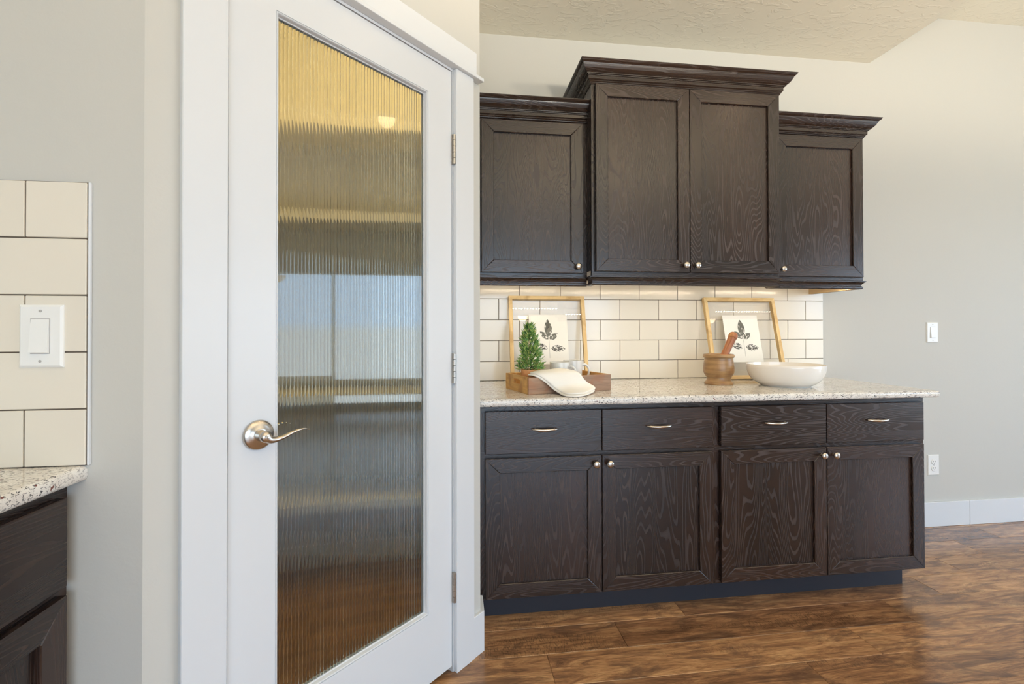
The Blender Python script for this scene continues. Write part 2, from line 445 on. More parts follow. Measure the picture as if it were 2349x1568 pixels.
# ------------------------------------------------------------------ pantry inside
b = new(); box(b, XL, -0.0188, YB - 0.012, YB - 0.0005, 0, 0.11, 0.002); struct('baseboard_pantry', b, M_shelf)
for z, nm in ((0.405, 'lowest'), (0.875, 'second'), (1.68, 'third'), (2.09, 'topmost')):
    t = thing('pantry_shelf', 'white pantry shelf with thick front edge, %s behind the reeded glass' % nm, 'shelf', (-0.68, YB, z), group='shelves inside the pantry')
    obj('shelf_board', box(new(), -0.665, 0.655, -0.29, -0.002, -0.019, 0, 0.001), M_shelf, t)
    obj('shelf_edge', box(new(), -0.665, 0.655, -0.309, -0.2905, -0.040, 0.001, 0.002), M_shelf, t)
t = thing('pantry_ceiling_light', 'round white flush light on the pantry ceiling behind the glass door', 'ceiling light', (-0.45, 1.85, ZC))
obj('base', lathe(new(), [(0.11, -0.001), (0.12, -0.02), (0.10, -0.022)], 32), M_white, t, True)
obj('diffuser', lathe(new(), [(0.001, -0.075), (0.05, -0.07), (0.09, -0.05), (0.105, -0.0225)], 32), emit('pantry_lamp_glow', (1, 0.70, 0.30, 1), 8), t, True)
lp = D.lights.new('pantry_lamp', 'POINT'); lp.energy = PANTRY_W; lp.color = (1.0, 0.68, 0.26); lp.shadow_soft_size = 0.08
lo = D.objects.new('pantry_lamp', lp); col.objects.link(lo); lo.parent = t; lo.location = (0, 0, -0.12)

# ------------------------------------------------------------------ pantry door, frame and trim
R45 = math.radians(45)
def diag(name, bm, mat, **k):
    o = obj(name, bm, mat, kind='structure', **k); o.location = (0, 1.609, 0); o.rotation_euler = (0, 0, R45); return o
JL, JR, JT = -0.7055, -0.0045, 2.0385
b = new()
box(b, JL - 0.0135, JL, -0.0005, TH, 0, JT + 0.0165); box(b, JR, JR + 0.0125, -0.0005, TH, 0, JT + 0.0165); box(b, JL, JR, -0.0005, TH, JT, JT + 0.0165)
box(b, JL, JL + 0.011, 0.037, 0.06, 0, JT); box(b, JR - 0.011, JR, 0.037, 0.06, 0, JT); box(b, JL, JR, 0.037, 0.06, JT - 0.011, JT)
diag('trim_1', b, M_white)
diag('trim_2', box(new(), -0.7958, -0.7095, -0.0172, -0.0006, 0, 2.0455, 0.0015), M_white)
diag('trim_3', box(new(), 0.0, 0.0867, -0.0172, -0.0006, 0, 2.0455, 0.0015), M_white)
diag('trim_4', box(new(), -0.836, 0.1262, -0.031, -0.0006, 2.046, 2.0585, 0.003, 2), M_white)
diag('trim_5', box(new(), -0.812, 0.0998, -0.0195, -0.0006, 2.059, 2.1412, 0.0015), M_white)
# casings on the pantry side are not seen; the door itself:
DL, DR, DB, DT = -0.7028, -0.0083, 0.022, 2.0345
GL, GR, GB, GT = -0.598, -0.1125, 0.2430, 1.9268     # outer edge of the glazing bead
b = new()
def slab(b, y0, y1):
    for bx in ((DL, GL, DB, DT), (GR, DR, DB, DT), (GL, GR, DB, GB), (GL, GR, GT, DT)):
        box(b, bx[0], bx[1], y0, y1, bx[2], bx[3])
slab(b, 0.0, 0.035)
bmesh.ops.remove_doubles(b, verts=b.verts[:], dist=1e-5)
door = diag('door_1', b, M_door)
bead = [(0, 0.0), (0.0002, 0.0022), (0.0016, 0.0022), (0.0020, 0.0002), (0.0034, -0.0004), (0.0052, 0.0012), (0.0066, 0.005), (0.0076, 0.0092), (0.0086, 0.0105), (0.0102, 0.0108), (0.0106, 0.0135)]
o = obj('glazing_bead', ring_frame(new(), GL, GR, GB, GT, bead), M_door, door)
bead2 = [(0, 0.035), (0.003, 0.0354), (0.0066, 0.030), (0.0102, 0.0245), (0.0106, 0.0215)]
obj('glazing_bead', ring_frame(new(), GL, GR, GB, GT, bead2), M_door, door)
# reeded pane: smooth face to the room, 49 vertical ribs on the pantry side
b = new(); NRIB = 49; SEG = 14; g0, g1 = GL + 0.0080, GR - 0.0080; rw = (g1 - g0) / NRIB
prof = []
for k in range(NRIB):
    for i in range(SEG + (1 if k == NRIB - 1 else 0)):
        u = i / SEG
        t_ = abs(2 * u - 1); tk_ = 0.80          # convex reed with a small rounded valley
        h_ = t_ * t_ if t_ < tk_ else tk_ * tk_ + 2 * tk_ * ((t_ - tk_) - (t_ - tk_) ** 2 / (2 * (1 - tk_)))
        prof.append((g0 + (k + u) * rw, 0.0195 - 0.0015 * h_))
loop = prof + [(g1, 0.0138), (g0, 0.0138)]
va = [b.verts.new((x, y, GB + 0.008)) for x, y in loop]; vb = [b.verts.new((x, y, GT - 0.008)) for x, y in loop]
n = len(loop)
for i in range(n): b.faces.new([va[i], va[(i + 1) % n], vb[(i + 1) % n], vb[i]])
b.faces.new(va[::-1]); b.faces.new(vb)
o = obj('reeded_glass_pane', b, M_reed, door); autosmooth(o, 30)
o['label'] = 'clear vertically reeded glass'
# lever handle
def lever_set(y, sg):
    hx, hz = -0.638, 0.911
    b = new()
    P = [(0.0347, 0.0), (0.0347, 0.0035), (0.0335, 0.006), (0.030, 0.0085), (0.024, 0.0105), (0.0165, 0.0125), (0.0145, 0.0135)]
    lathe(b, [(r, y + sg * h) for r, h in P], 40, (hx, 0, hz), 'y')
    h = obj('lever_handle', b, M_nickel, door, True); autosmooth(h, 35)
    h['label'] = 'satin nickel lever with round rose' if sg < 0 else 'satin nickel lever on the pantry side'
    b = new(); lathe(b, [(0.0132, y + sg * 0.012), (0.0132, y + sg * 0.036), (0.0125, y + sg * 0.044), (0.006, y + sg * 0.0475)], 28, (hx, 0, hz), 'y')
    obj('lever_neck', b, M_nickel, h, True)
    yl = y + sg * 0.041
    pts = [(-0.640, yl, hz + 0.011), (-0.6375, yl, hz + 0.001), (-0.629, yl, hz - 0.0075), (-0.614, yl, hz - 0.0090), (-0.5955, yl, hz - 0.0055), (-0.577, yl, hz + 0.0010), (-0.558, yl, hz + 0.0048), (-0.546, yl, hz + 0.0045), (-0.5335, yl, hz - 0.0005)]
    b = new(); tube(b, pts, [0.004, 0.0075, 0.0078, 0.0065, 0.0056, 0.0052, 0.0044, 0.0034, 0.0008], 16, 8, [1.3, 1.5, 1.15, 0.95, 0.85, 0.75, 0.6, 0.5, 0.5])
    obj('lever', b, M_nickel, h, True)
lever_set(0.0, -1); lever_set(0.035, 1)
for zc_ in (1.770, 1.0255, 0.2865):
    b = new(); box(b, -0.0082, -0.0035, -0.0035, 0.0, zc_ - 0.051, zc_ + 0.051)
    h = obj('hinge', b, M_nickel2, door); h['label'] = 'satin nickel butt hinge'
    for i in range(5):
        za = zc_ - 0.0508 + i * 0.02036
        o = obj('hinge_knuckle', lathe(new(), [(0.0046, za), (0.0055, za + 0.0006), (0.0055, za + 0.0192), (0.0046, za + 0.0198)], 16, (-0.0026, -0.0075, 0)), M_nickel2, h); autosmooth(o, 35)
b = new(); box(b, JL - 0.0005, JL + 0.0012, -0.0012, 0.030, 0.88, 0.94); diag('trim_6', b, M_nickel2)

# ------------------------------------------------------------------ cabinets
def front_panel(name, par, x0, x1, z0, z1, sw=0.0565, yf=-0.021, yb=-0.001, knob=None):
    """mitred frame-and-panel cabinet door"""
    d = obj(name, box(new(), x0 + sw - 0.004, x1 - sw + 0.004, yf + 0.0105, yb - 0.002, z0 + sw - 0.004, z1 - sw + 0.004), M_wz, par)
    def member(nm, quad, mat):
        b = new(); e = 0.0016; cx = sum(p[0] for p in quad) / 4; cz = sum(p[1] for p in quad) / 4
        def ins(p, k): return (p[0] + (k if p[0] < cx else -k), p[1] + (k if p[1] < cz else -k))
        loft(b, [[(p[0], yb, p[1]) for p in quad], [(p[0], yf + e, p[1]) for p in quad], [(*ins(p, e)[:1], yf, ins(p, e)[1]) for p in quad]])
        return obj(nm, b, mat, d)
    j = 0.0002
    member('rail', [(x0 + j, z1), (x1 - j, z1), (x1 - sw - j, z1 - sw), (x0 + sw + j, z1 - sw)], M_wx)
    member('rail', [(x0 + sw + j, z0 + sw), (x1 - sw - j, z0 + sw), (x1 - j, z0), (x0 + j, z0)], M_wx)
    member('stile', [(x0, z0 + j), (x0, z1 - j), (x0 + sw, z1 - sw - j), (x0 + sw, z0 + sw + j)], M_wz)
    member('stile', [(x1, z1 - j), (x1, z0 + j), (x1 - sw, z0 + sw + j), (x1 - sw, z1 - sw - j)], M_wz)
    if knob:
        b = new(); kx, kz = knob
        lathe(b, [(0.006, yf), (0.006, yf - 0.004), (0.0045, yf - 0.007), (0.0045, yf - 0.012), (0.008, yf - 0.015), (0.0128, yf - 0.0175), (0.0145, yf - 0.021), (0.0135, yf - 0.025), (0.009, yf - 0.0275), (0.0015, yf - 0.0285)], 28, (kx, 0, kz), 'y')
        k = obj('knob', b, M_nickel, d, True); k['label'] = 'round brushed nickel knob'
    return d
def drawer(par, x0, x1, z0, z1, yf=-0.021):
    d = obj('drawer', box(new(), x0, x1, yf, -0.001, z0, z1, 0.002), M_wx, par)
    cx, cz = (x0 + x1) / 2, z0 + (z1 - z0) * 0.575
    b = new()
    tube(b, [(cx - 0.0505, yf - 0.010, cz), (cx - 0.036, yf - 0.017, cz - 0.001), (cx, yf - 0.0215, cz - 0.0025), (cx + 0.036, yf - 0.017, cz - 0.001), (cx + 0.0505, yf - 0.010, cz)], [0.003, 0.0052, 0.0062, 0.0052, 0.003], 14, 8, 0.95)
    for s_ in (-1, 1): lathe(b, [(0.0042, yf), (0.0042, yf - 0.016)], 14, (cx + s_ * 0.037, 0, cz), 'y')
    k = obj('pull', b, M_nickel, d, True); k['label'] = 'bowed brushed nickel pull'
    return d
def base_cabinet(name, label, loc, rotz, w, x_fronts, kick, kick_r):
    t = thing(name, label, 'cabinet', loc, rotz)
    b = new(); box(b, 0, w, 0.018, 0.612, 0.108, 0.862)
    obj('carcass', b, M_wz, t)
    b = new(); box(b, 0.0, w, 0.0, 0.0175, 0.108, 0.862); obj('face_frame', b, M_wz, t)
    for za, zb in ((0.108, 0.128), (0.648, 0.684), (0.832, 0.862)): obj('frame_rail', box(new(), 0.0002, w - 0.0002, -0.0006, 0.0, za, zb), M_wx, t)
    o = obj('toe_kick', box(new(), kick, kick_r, 0.078, 0.60, 0.0, 0.1075), M_kick, t); o['label'] = 'dark recessed toe kick'
    a0, a1, c0, c1 = x_fronts
    drawer(t, a0, a1, 0.675, 0.8405); drawer(t, c0, c1, 0.675, 0.8405)
    front_panel('door', t, a0, a1, 0.1185, 0.658, knob=(a1 - 0.0265, 0.6275))
    front_panel('door', t, c0, c1, 0.1185, 0.658, knob=(c0 + 0.0265, 0.6275))
    return t
YFF = 1.826
base_cabinet('base_cabinet', 'dark-stained base cabinet under the tray, next to the pantry corner', (0.0975, YFF, 0), 0, 0.9751, (0.1218 - 0.0975, 0.5843 - 0.0975, 0.5868 - 0.0975, 1.0527 - 0.0975), 0.0, 0.975)
base_cabinet('base_cabinet', 'dark-stained base cabinet under the white bowl, free right end', (1.0730, YFF, 0), 0, 0.979, (1.0909 - 1.0730, 1.5663 - 1.0730, 1.5693 - 1.0730, 2.0340 - 1.0730), 0.0002, 2.0255 - 1.0730)
base_cabinet('base_cabinet', 'dark-stained cabinet at the left edge, below the light switch', (-0.7385, 1.0035 - 0.98, 0), HP, 0.98, (0.0245, 0.487, 0.4895, 0.9550), 0.0, 0.979)

def bullnose(z0, z1, out, r=0.011):
    p = [(0, z0)]
    for i in range(7):
        a = -HP + HP * i / 6; p.append((out - r + r * math.cos(a), z0 + r + r * math.sin(a)))
    for i in range(7):
        a = HP * i / 6; p.append((out - r + r * math.cos(a), z1 - r + r * math.sin(a)))
    p.append((0, z1)); return p
CT0, CT1 = 0.8635, 0.8935
b = new()
box(b, 0.0978, 2.04, 1.80, YB - 0.001, CT0, CT1)
sweep(b, [(0.0978, 1.80), (2.04, 1.80), (2.04, YB - 0.001)], bullnose(CT0, CT1, 0.031))
o = obj('countertop', b, M_granite); autosmooth(o, 40); tag(o, 'speckled white granite countertop under the bowl and tray, rounded front edge', 'countertop')
b = new()
box(b, XL + 0.001, -0.735, -0.03, 1.0038, CT0, CT1)
sweep(b, [(-0.735, -0.03), (-0.735, 1.0038)], bullnose(CT0, CT1, 0.033))
o = obj('countertop', b, M_granite); autosmooth(o, 40); tag(o, 'speckled granite countertop corner at the left edge below the light switch', 'countertop')

# upper cabinets -----------------------------------------------------------
CROWN = [(0, 0), (0.002, 0.0), (0.0066, 0.0055), (0.0070, 0.0075), (0.0110, 0.0125), (0.0110, 0.0145), (0.0165, 0.0195), (0.0165, 0.0330), (0.0195, 0.0345), (0.0200, 0.0375), (0.0245, 0.0390), (0.0250, 0.0420), (0.0330, 0.0480), (0.0400, 0.0560), (0.0450, 0.0650), (0.0475, 0.0700), (0.0485, 0.0735), (0.0560, 0.0795), (0.0600, 0.0850), (0.0600, 0.0885), (0, 0.0885)]
RAIL = [(-0.020, 0.0), (-0.003, 0.0), (0.0005, 0.004), (0.0005, 0.0095), (-0.002, 0.0115), (-0.002, 0.0135), (-0.0045, 0.016), (-0.0045, 0.019), (-0.002, 0.026), (0.004, 0.032), (0.010, 0.0355), (0.010, 0.040), (0.0, 0.0425), (-0.020, 0.0425)]
ZR = 1.3600
def moulding(nm, path, prof, z, par):
    b = new(); sweep(b, path, [(o_, z + h) for o_, h in prof]); return obj(nm, b, [M_wx], par)
def upper(label, x0, x1, yf, zt, doors, crown_path, rail_path, knobs, zd0, zd1):
    t = thing('wall_cabinet', label, 'cabinet', (0, 0, 0))
    b = new(); box(b, x0, x1, yf + 0.018, YB - 0.0005, 1.4255, zt); obj('carcass', b, M_wz, t)
    b = new(); box(b, x0, x1, yf, yf + 0.0175, ZR + 0.0425, zt); obj('face_frame', b, M_wz, t)
    obj('frame_rail', box(new(), x0 + 0.0002, x1 - 0.0002, yf - 0.0006, yf, ZR + 0.0425, zd0 + 0.012), M_wx, t)
    for (a, c), k in zip(doors, knobs):
        d = front_panel('door', t, a, c, zd0, zd1, yf=-0.021, knob=k)
        d.location = (0, yf, 0)
    moulding('crown_molding', crown_path, CROWN, zt, t)
    moulding('light_rail', rail_path, RAIL, ZR, t)
    return t
YU, YT = 2.126, 2.051
XA, XB, X0, X1 = 0.6200, 1.5370, 0.0975, 2.0530
upper('dark-stained wall cabinet with one door, beside the white door frame', X0, XA - 0.0005, YU, 2.1190, [(0.1262, 0.5965)],
      [(X0, YU), (XA - 0.0005, YU)], [(X0, YU), (XA - 0.0005, YU)], [(0.5965 - 0.0265, 1.4485)], 1.4185, 2.1115)
upper('tall dark-stained wall cabinet with two doors and the highest crown', XA, XB, YT, 2.2680, [(0.6350, 1.0790), (1.0815, 1.5280)],
      [(XA, YB - 0.001), (XA, YT), (XB, YT), (XB, YB - 0.001)], [(XA, YU), (XA, YT), (XB, YT), (XB, YU)], [(1.0790 - 0.0265, 1.4515), (1.0815 + 0.0265, 1.4515)], 1.4205, 2.2640)
upper('dark-stained wall cabinet with one door, on the open right end', XB + 0.0005, X1, YU, 2.1190, [(1.5630, 2.0385)],
      [(XB + 0.0005, YU), (X1, YU), (X1, YB - 0.001)], [(XB + 0.0005, YU), (X1, YU), (X1, YB - 0.001)], [(1.5630 + 0.0265, 1.4515)], 1.4185, 2.1145)
b = new(); box(b, X1 - 0.046, X1 - 0.0205, YU + 0.021, YB - 0.0085, ZR - 0.001, ZR + 0.062)
o = obj('rail_lining', b, M_raw, [t_ for t_ in D.objects if t_.name.startswith('wall_cabinet')][-1]); o['label'] = 'pale unfinished wood inside the light rail'
# under-cabinet LED strips
def led(label, x0, x1, y, zc_):
    t = thing('led_strip', label, 'light strip', ((x0 + x1) / 2, y, zc_), group='strips under the wall cabinets')
    w = (x1 - x0) / 2
    obj('backing', box(new(), -w, w, -0.006, 0.006, -0.003, 0.033), M_plate, t)
    b = new(); n_ = int((x1 - x0) / 0.0165)
    for i in range(n_):
        cx = -w + (i + 0.5) * (2 * w / n_); box(b, cx - 0.0025, cx + 0.0025, -0.0025, 0.0025, -0.0045, -0.003)
    obj('led_chips', b, M_led, t, kind='stuff')
led('warm dotted light strip under the left wall cabinet', 0.13, 0.60, YU + 0.040, 1.3920)
led('warm dotted light strip under the tall middle cabinet', 0.66, 1.50, YT + 0.040, 1.3920)
led('warm dotted light strip under the right wall cabinet', 1.57, 2.02, YU + 0.040, 1.3920)

# ------------------------------------------------------------------ wall tiles
def tile(par, w, h, cache_={}):
    key = (round(w, 4), round(h, 4))
    if key not in cache_:
        o = obj('tile', box(new(), 0, w, -0.005, 0.004, 0, h, 0.0012, 1), M_tile, par)
        cache_[key] = o.data
        return o
    o = D.objects.new('tile', cache_[key]); col.objects.link(o); o.parent = par; return o
GP = 0.0026
def tiled(par, rows, y):
    for z0, z1, js in rows:
        for a, c in zip(js, js[1:]):
            o = tile(par, c - a - GP, z1 - z0 - GP)
            o.location = (a + GP / 2, y, z0 + GP / 2)
            o.rotation_euler = (random.uniform(-.0004, .0004), 0, random.uniform(-.0004, .0004))
bs = obj('backsplash', box(new(), 0.0975, 2.0965, YB - 0.0055, YB, CT1 + 0.0005, 1.4250), M_grout, wall_back)
zr = [CT1 + 0.0005, 0.9937, 1.1024, 1.2112, 1.3208, 1.4245]
ja = [0.0975, 0.1256] + [0.3445 + 0.2189 * k for k in range(8)] + [2.0974]
jb = [0.0975] + [0.2351 + 0.2189 * k for k in range(9)] + [2.0974]
tiled(bs, [(zr[i], zr[i + 1], ja if i % 2 == 0 else jb) for i in range(5)], YB - 0.004)
bs2 = obj('side_splash', box(new(), XL, -0.7005, A[1] - 0.0055, A[1], CT1 + 0.0005, 1.4395), M_grout, tile_wall)
zr = [CT1 + 0.0005 + 0.1091 * i for i in range(6)]
jh = [XL, -1.2427, -1.0240, -0.8070, -0.7000]; jf = [XL, -1.1330, -0.9165, -0.7000]
tiled(bs2, [(zr[i], zr[i + 1], jh if i % 2 == 0 else jf) for i in range(5)], A[1] - 0.004)
obj('caulk_edge', box(new(), -0.7000, -0.6955, A[1] - 0.0075, A[1] - 0.0002, CT1 + 0.0005, 1.4400, 0.0015), M_white, tile_wall)

# ------------------------------------------------------------------ switches and outlet
def plate(name, label, cat, x, y, z, kind_):
    t = thing(name, label, cat, (x, y, z))
    b = new()
    w, h = 0.0375, 0.0595
    loft(b, [[(-w, 0, -h), (w, 0, -h), (w, 0, h), (-w, 0, h)], [(-w, -0.003, -h), (w, -0.003, -h), (w, -0.003, h), (-w, -0.003, h)], [(-w + 0.004, -0.0062, -h + 0.004), (w - 0.004, -0.0062, -h + 0.004), (w - 0.004, -0.0062, h - 0.004), (-w + 0.004, -0.0062, h - 0.004)]])
    obj('cover_plate', b, M_plate, t)
    if kind_ == 'switch':
        obj('rocker_surround', box(new(), -0.0168, 0.0168, -0.0066, -0.006, -0.0335, 0.0335), M_seam, t)
        b = new(); loft(b, [[(-0.0155, -0.0066, -0.032), (0.0155, -0.0066, -0.032), (0.0155, -0.0066, 0.032), (-0.0155, -0.0066, 0.032)], [(-0.0155, -0.0125, -0.031), (0.0155, -0.0125, -0.031), (0.0155, -0.0075, 0.0315), (-0.0155, -0.0075, 0.0315)]])
        obj('rocker', b, M_plate, t)
        sz = (0.0475, -0.0475)
    else:
        for s_ in (0.0195, -0.0195):
            r = obj('receptacle', lathe(new(), [(0.017, -0.006), (0.017, -0.0085), (0.0155, -0.0092), (0.001, -0.0092)], 32, (0, 0, s_), 'y'), M_plate, t)
            for dx in (-0.0062, 0.0062): obj('slot', box(new(), dx - 0.001, dx + 0.001, -0.0097, -0.009, s_ - 0.001, s_ + 0.0075), M_slot, r)
            obj('slot', lathe(new(), [(0.0024, -0.009), (0.0024, -0.0097)], 12, (0, 0, s_ - 0.008), 'y'), M_slot, r)
        sz = (0.0,)
    for z_ in sz: obj('screw', lathe(new(), [(0.0026, -0.006), (0.0026, -0.0070), (0.001, -0.0074)], 12, (0, 0, z_), 'y'), M_seam, t)
plate('light_switch', 'white rocker light switch on the left tiles above the granite corner', 'light switch', -0.7745, A[1] - 0.0089, 1.1430, 'switch')
plate('light_switch', 'white rocker light switch on the bare wall right of the cabinets', 'light switch', 2.8100, YB, 1.1400, 'switch')
plate('wall_outlet', 'white two-socket outlet low on the wall right of the cabinets', 'outlet', 2.8090, YB, 0.3590, 'outlet')

# ------------------------------------------------------------------ things on the counter
ZT = CT1
def picture(label, x0, x1, px, bottom):
    H = 0.4475; w = x1 - x0
    t = thing('picture_frame', label, 'picture frame', (x0, bottom, ZT + 0.0005))
    t.rotation_euler = (-math.atan2(2.424 - bottom, 0.432), 0, 0)
    bw, dp = 0.0185, 0.021
    y0, y1 = -dp, 0.0
    def bar(quad, mat):
        b = new(); loft(b, [[(p[0], y1, p[1]) for p in quad], [(p[0], y0, p[1]) for p in quad]])
        o = obj('frame_bar', b, mat, t)
    j = 0.0002
    bar([(j, 0), (w - j, 0), (w - bw - j, bw), (bw + j, bw)], M_frame_x)
    bar([(bw + j, H - bw), (w - bw - j, H - bw), (w - j, H), (j, H)], M_frame_x)
    bar([(0, j), (bw, bw + j), (bw, H - bw - j), (0, H - j)], M_frame_z)
    bar([(w - bw, bw + j), (w, j), (w, H - j), (w - bw, H - bw - j)], M_frame_z)
    obj('glass_pane', box(new(), bw - 0.003, w - bw + 0.003, -0.0125, -0.0115, bw - 0.003, H - bw + 0.003), M_pane, t)
    pz0, pz1 = 0.090, 0.349
    pa, pb = px[0] - x0, px[1] - x0
    pp = obj('paper_print', box(new(), pa, pb, -0.0105, -0.0098, pz0, pz1), M_paper, t)
    pp['label'] = 'white paper with grey-green leaf sprig print'
    cx = pa + (pb - pa) * 0.49
    ph = pz1 - pz0
    def leafshape(nm, bx, bz, tx, tz, wd, mat, skew=0.0, tip=0.5):
        b = new(); d = Vector((tx - bx, 0, tz - bz)); L = d.length; d.normalize(); nrm = Vector((-d.z, 0, d.x))
        pts = []
        N_ = 14
        for i in range(N_ + 1):
            u = i / N_; hw = wd * math.sin(math.pi * u ** tip) ** 0.8 if 0 < u < 1 else 0.0
            pts.append((u, hw))
        base = Vector((bx, -0.01062, bz))
        loop_ = [base + d * L * u + nrm * h for u, h in pts] + [base + d * L * u - nrm * h for u, h in pts[::-1] if h > 0]
        va_ = [b.verts.new(p) for p in loop_]; vb_ = [b.verts.new(p + Vector((0, -0.0001, 0))) for p in loop_]
        b.faces.new(va_); b.faces.new(vb_[::-1]); k = len(loop_)
        for i in range(k): b.faces.new([va_[i], va_[(i + 1) % k], vb_[(i + 1) % k], vb_[i]])
        obj(nm, b, mat, pp)
    zz = lambda f: pz0 + ph * f
    jx = cx + 0.003
    leafshape('printed_leaf', jx, zz(0.555), cx - 0.002, zz(0.905), 0.0195, M_ink, 0, 0.85)
    leafshape('printed_leaf', jx - 0.0005, zz(0.62), cx - 0.001, zz(0.885), 0.0125, M_inkf, 0, 0.85)
    leafshape('printed_leaf', jx + 0.003, zz(0.497), cx + 0.049, zz(0.612), 0.0150, M_ink, 0, 0.85)
    leafshape('printed_leaf', jx - 0.003, zz(0.497), cx - 0.043, zz(0.655), 0.0140, M_ink, 0, 0.85)
    leafshape('printed_leaf', cx + 0.012, zz(0.315), cx + 0.086, zz(0.302), 0.0185, M_ink2, 0, 0.9)
    leafshape('printed_leaf', cx - 0.006, zz(0.305), cx - 0.070, zz(0.385), 0.0175, M_ink2, 0, 0.9)
    b = new(); box(b, jx - 0.0006, jx + 0.0006, -0.01068, -0.01056, zz(0.12), zz(0.49)); obj('printed_stem', b, M_inkf, pp)
    return t
picture('wooden floating frame with leaf print, leaning behind the plant and mugs', 0.284, 0.685, (0.387, 0.588), 2.331)
picture('wooden floating frame with leaf print, leaning behind the mortar and bowl', 1.355, 1.770, (1.4535, 1.6555), 2.318)

# tray
TA = math.radians(15.26); FLx, FLy = 0.302, 1.8753
TWX, TWY, TWH = 0.3955, 0.250, 0.069
tray = thing('wooden_tray', 'rustic wooden tray with slot handles holding plant and mugs', 'tray', (FLx, FLy, ZT), TA)
tk = 0.011
o = obj('tray_side', box(new(), 0.0, TWX, 0.0, tk, 0.0, TWH, 0.001), M_tray_side, tray); o['label'] = 'weathered grey-brown long side'
obj('tray_side', box(new(), 0.0, TWX, TWY - tk, TWY, 0.0, TWH, 0.001), M_tray_end, tray)
obj('tray_bottom', box(new(), tk, TWX - tk, tk, TWY - tk, 0.002, 0.010), M_tray_end, tray)
def tray_end(xa, xb):
    b = new(); cy, cz, hl, hr = TWY / 2, 0.043, 0.038, 0.0105
    outer = [(tk + 0.0002, 0.0), (TWY - tk - 0.0002, 0.0), (TWY - tk - 0.0002, TWH), (tk + 0.0002, TWH)]
    slot = []
    for i in range(9):
        a = -HP + math.pi * i / 8; slot.append((cy + hl - hr + hr * math.cos(a), cz + hr * math.sin(a)))
    for i in range(9):
        a = HP + math.pi * i / 8; slot.append((cy - hl + hr + hr * math.cos(a), cz + hr * math.sin(a)))
    def side(x):
        vo = [b.verts.new((x, y, z)) for y, z in outer]; vi = [b.verts.new((x, y, z)) for y, z in slot]
        es = [b.edges.new((vo[i], vo[(i + 1) % 4])) for i in range(4)] + [b.edges.new((vi[i], vi[(i + 1) % 18])) for i in range(18)]
        bmesh.ops.triangle_fill(b, edges=es, use_beauty=True); return vo, vi
    o0, i0 = side(xa); o1, i1 = side(xb)
    for i in range(4): b.faces.new([o0[i], o0[(i + 1) % 4], o1[(i + 1) % 4], o1[i]])
    for i in range(18): b.faces.new([i0[i], i0[(i + 1) % 18], i1[(i + 1) % 18], i1[i]])
    o = obj('tray_end', b, M_tray_end, tray); o['label'] = 'honey-coloured end with rounded hand slot'
tray_end(0.0, tk); tray_end(TWX - tk, TWX)

# plant in the tray
ZTR = ZT + 0.0102
plant = thing('potted_plant', 'small cone-shaped green rosemary plant in a terracotta pot on the tray', 'plant', (0.330, 1.995, ZTR))
o = obj('pot', lathe(new(), [(0.028, 0.0), (0.029, 0.0), (0.0355, 0.050), (0.0395, 0.052), (0.0415, 0.083), (0.0395, 0.084), (0.037, 0.076), (0.001, 0.075)], 40), M_pot, plant); autosmooth(o, 35)
obj('soil', lathe(new(), [(0.001, 0.0755), (0.0365, 0.0755), (0.034, 0.079), (0.001, 0.081)], 24), M_soil, plant, True)
b = new(); tube(b, [(0, 0, 0.078), (0.002, 0, 0.16), (-0.006, 0, 0.255)], [0.004, 0.003, 0.001], 8, 4); obj('stem', b, M_soil, plant)
b = new(); rl = random.Random(11)
for i in range(900):
    u = rl.random() ** 1.25
    zz_ = 0.083 + u * 0.185
    rmax = 0.047 * (1 - u) ** 0.62 + 0.003
    a = rl.random() * 2 * math.pi; r0 = rmax * rl.uniform(0.35, 1.0)
    c = Vector((r0 * math.cos(a) - 0.006 * u, r0 * math.sin(a), zz_))
    d = Vector((math.cos(a + rl.uniform(-.7, .7)), math.sin(a + rl.uniform(-.7, .7)), rl.uniform(-0.1, 1.2) + u * 0.9)).normalized()
    L = rl.uniform(0.020, 0.034); wd = rl.uniform(0.0024, 0.0037)
    s_ = d.cross(Vector((rl.uniform(-1, 1), rl.uniform(-1, 1), rl.uniform(-1, 1)))).normalized(); n_ = s_.cross(d)
    mid = c + d * L * 0.5 + n_ * 0.0016
    vs4 = [b.verts.new(c - s_ * wd * 0.4), b.verts.new(c + s_ * wd * 0.4), b.verts.new(mid + s_ * wd), b.verts.new(mid - s_ * wd), b.verts.new(c + d * L)]
    b.faces.new([vs4[0], vs4[1], vs4[2], vs4[3]]); b.faces.new([vs4[3], vs4[2], vs4[4]])
obj('foliage', b, M_leaf, plant, kind='stuff')

# mugs
def mug(label, x, y, ang, h=0.098, r=0.0425):
    t = thing('coffee_mug', label, 'mug', (x, y, ZTR), ang, 'mugs on the tray')
    o = obj('mug_body', lathe(new(), [(0.001, 0.0), (r - 0.006, 0.0), (r - 0.001, 0.004), (r, 0.012), (r, h - 0.001), (r - 0.0012, h), (r - 0.003, h - 0.001), (r - 0.0035, 0.01), (0.001, 0.007)], 48), M_mug, t); autosmooth(o, 50)
    b = new(); tube(b, [(r - 0.003, 0, h * 0.80), (r + 0.014, 0, h * 0.82), (r + 0.029, 0, h * 0.70), (r + 0.031, 0, h * 0.45), (r + 0.018, 0, h * 0.22), (r - 0.003, 0, h * 0.16)], [0.0062, 0.0056, 0.0054, 0.0054, 0.0056, 0.0062], 14, 8, 1.0, (0, 1, 0))
    obj('handle', b, M_mug, t, True)
mug('pale grey mug nearest the plant, handle toward the viewer', 0.4700, 2.045, math.radians(-38), 0.111, 0.0438)
mug('pale grey mug at the back right of the tray, handle pointing right', 0.5510, 2.130, math.radians(-6), 0.112, 0.0438)

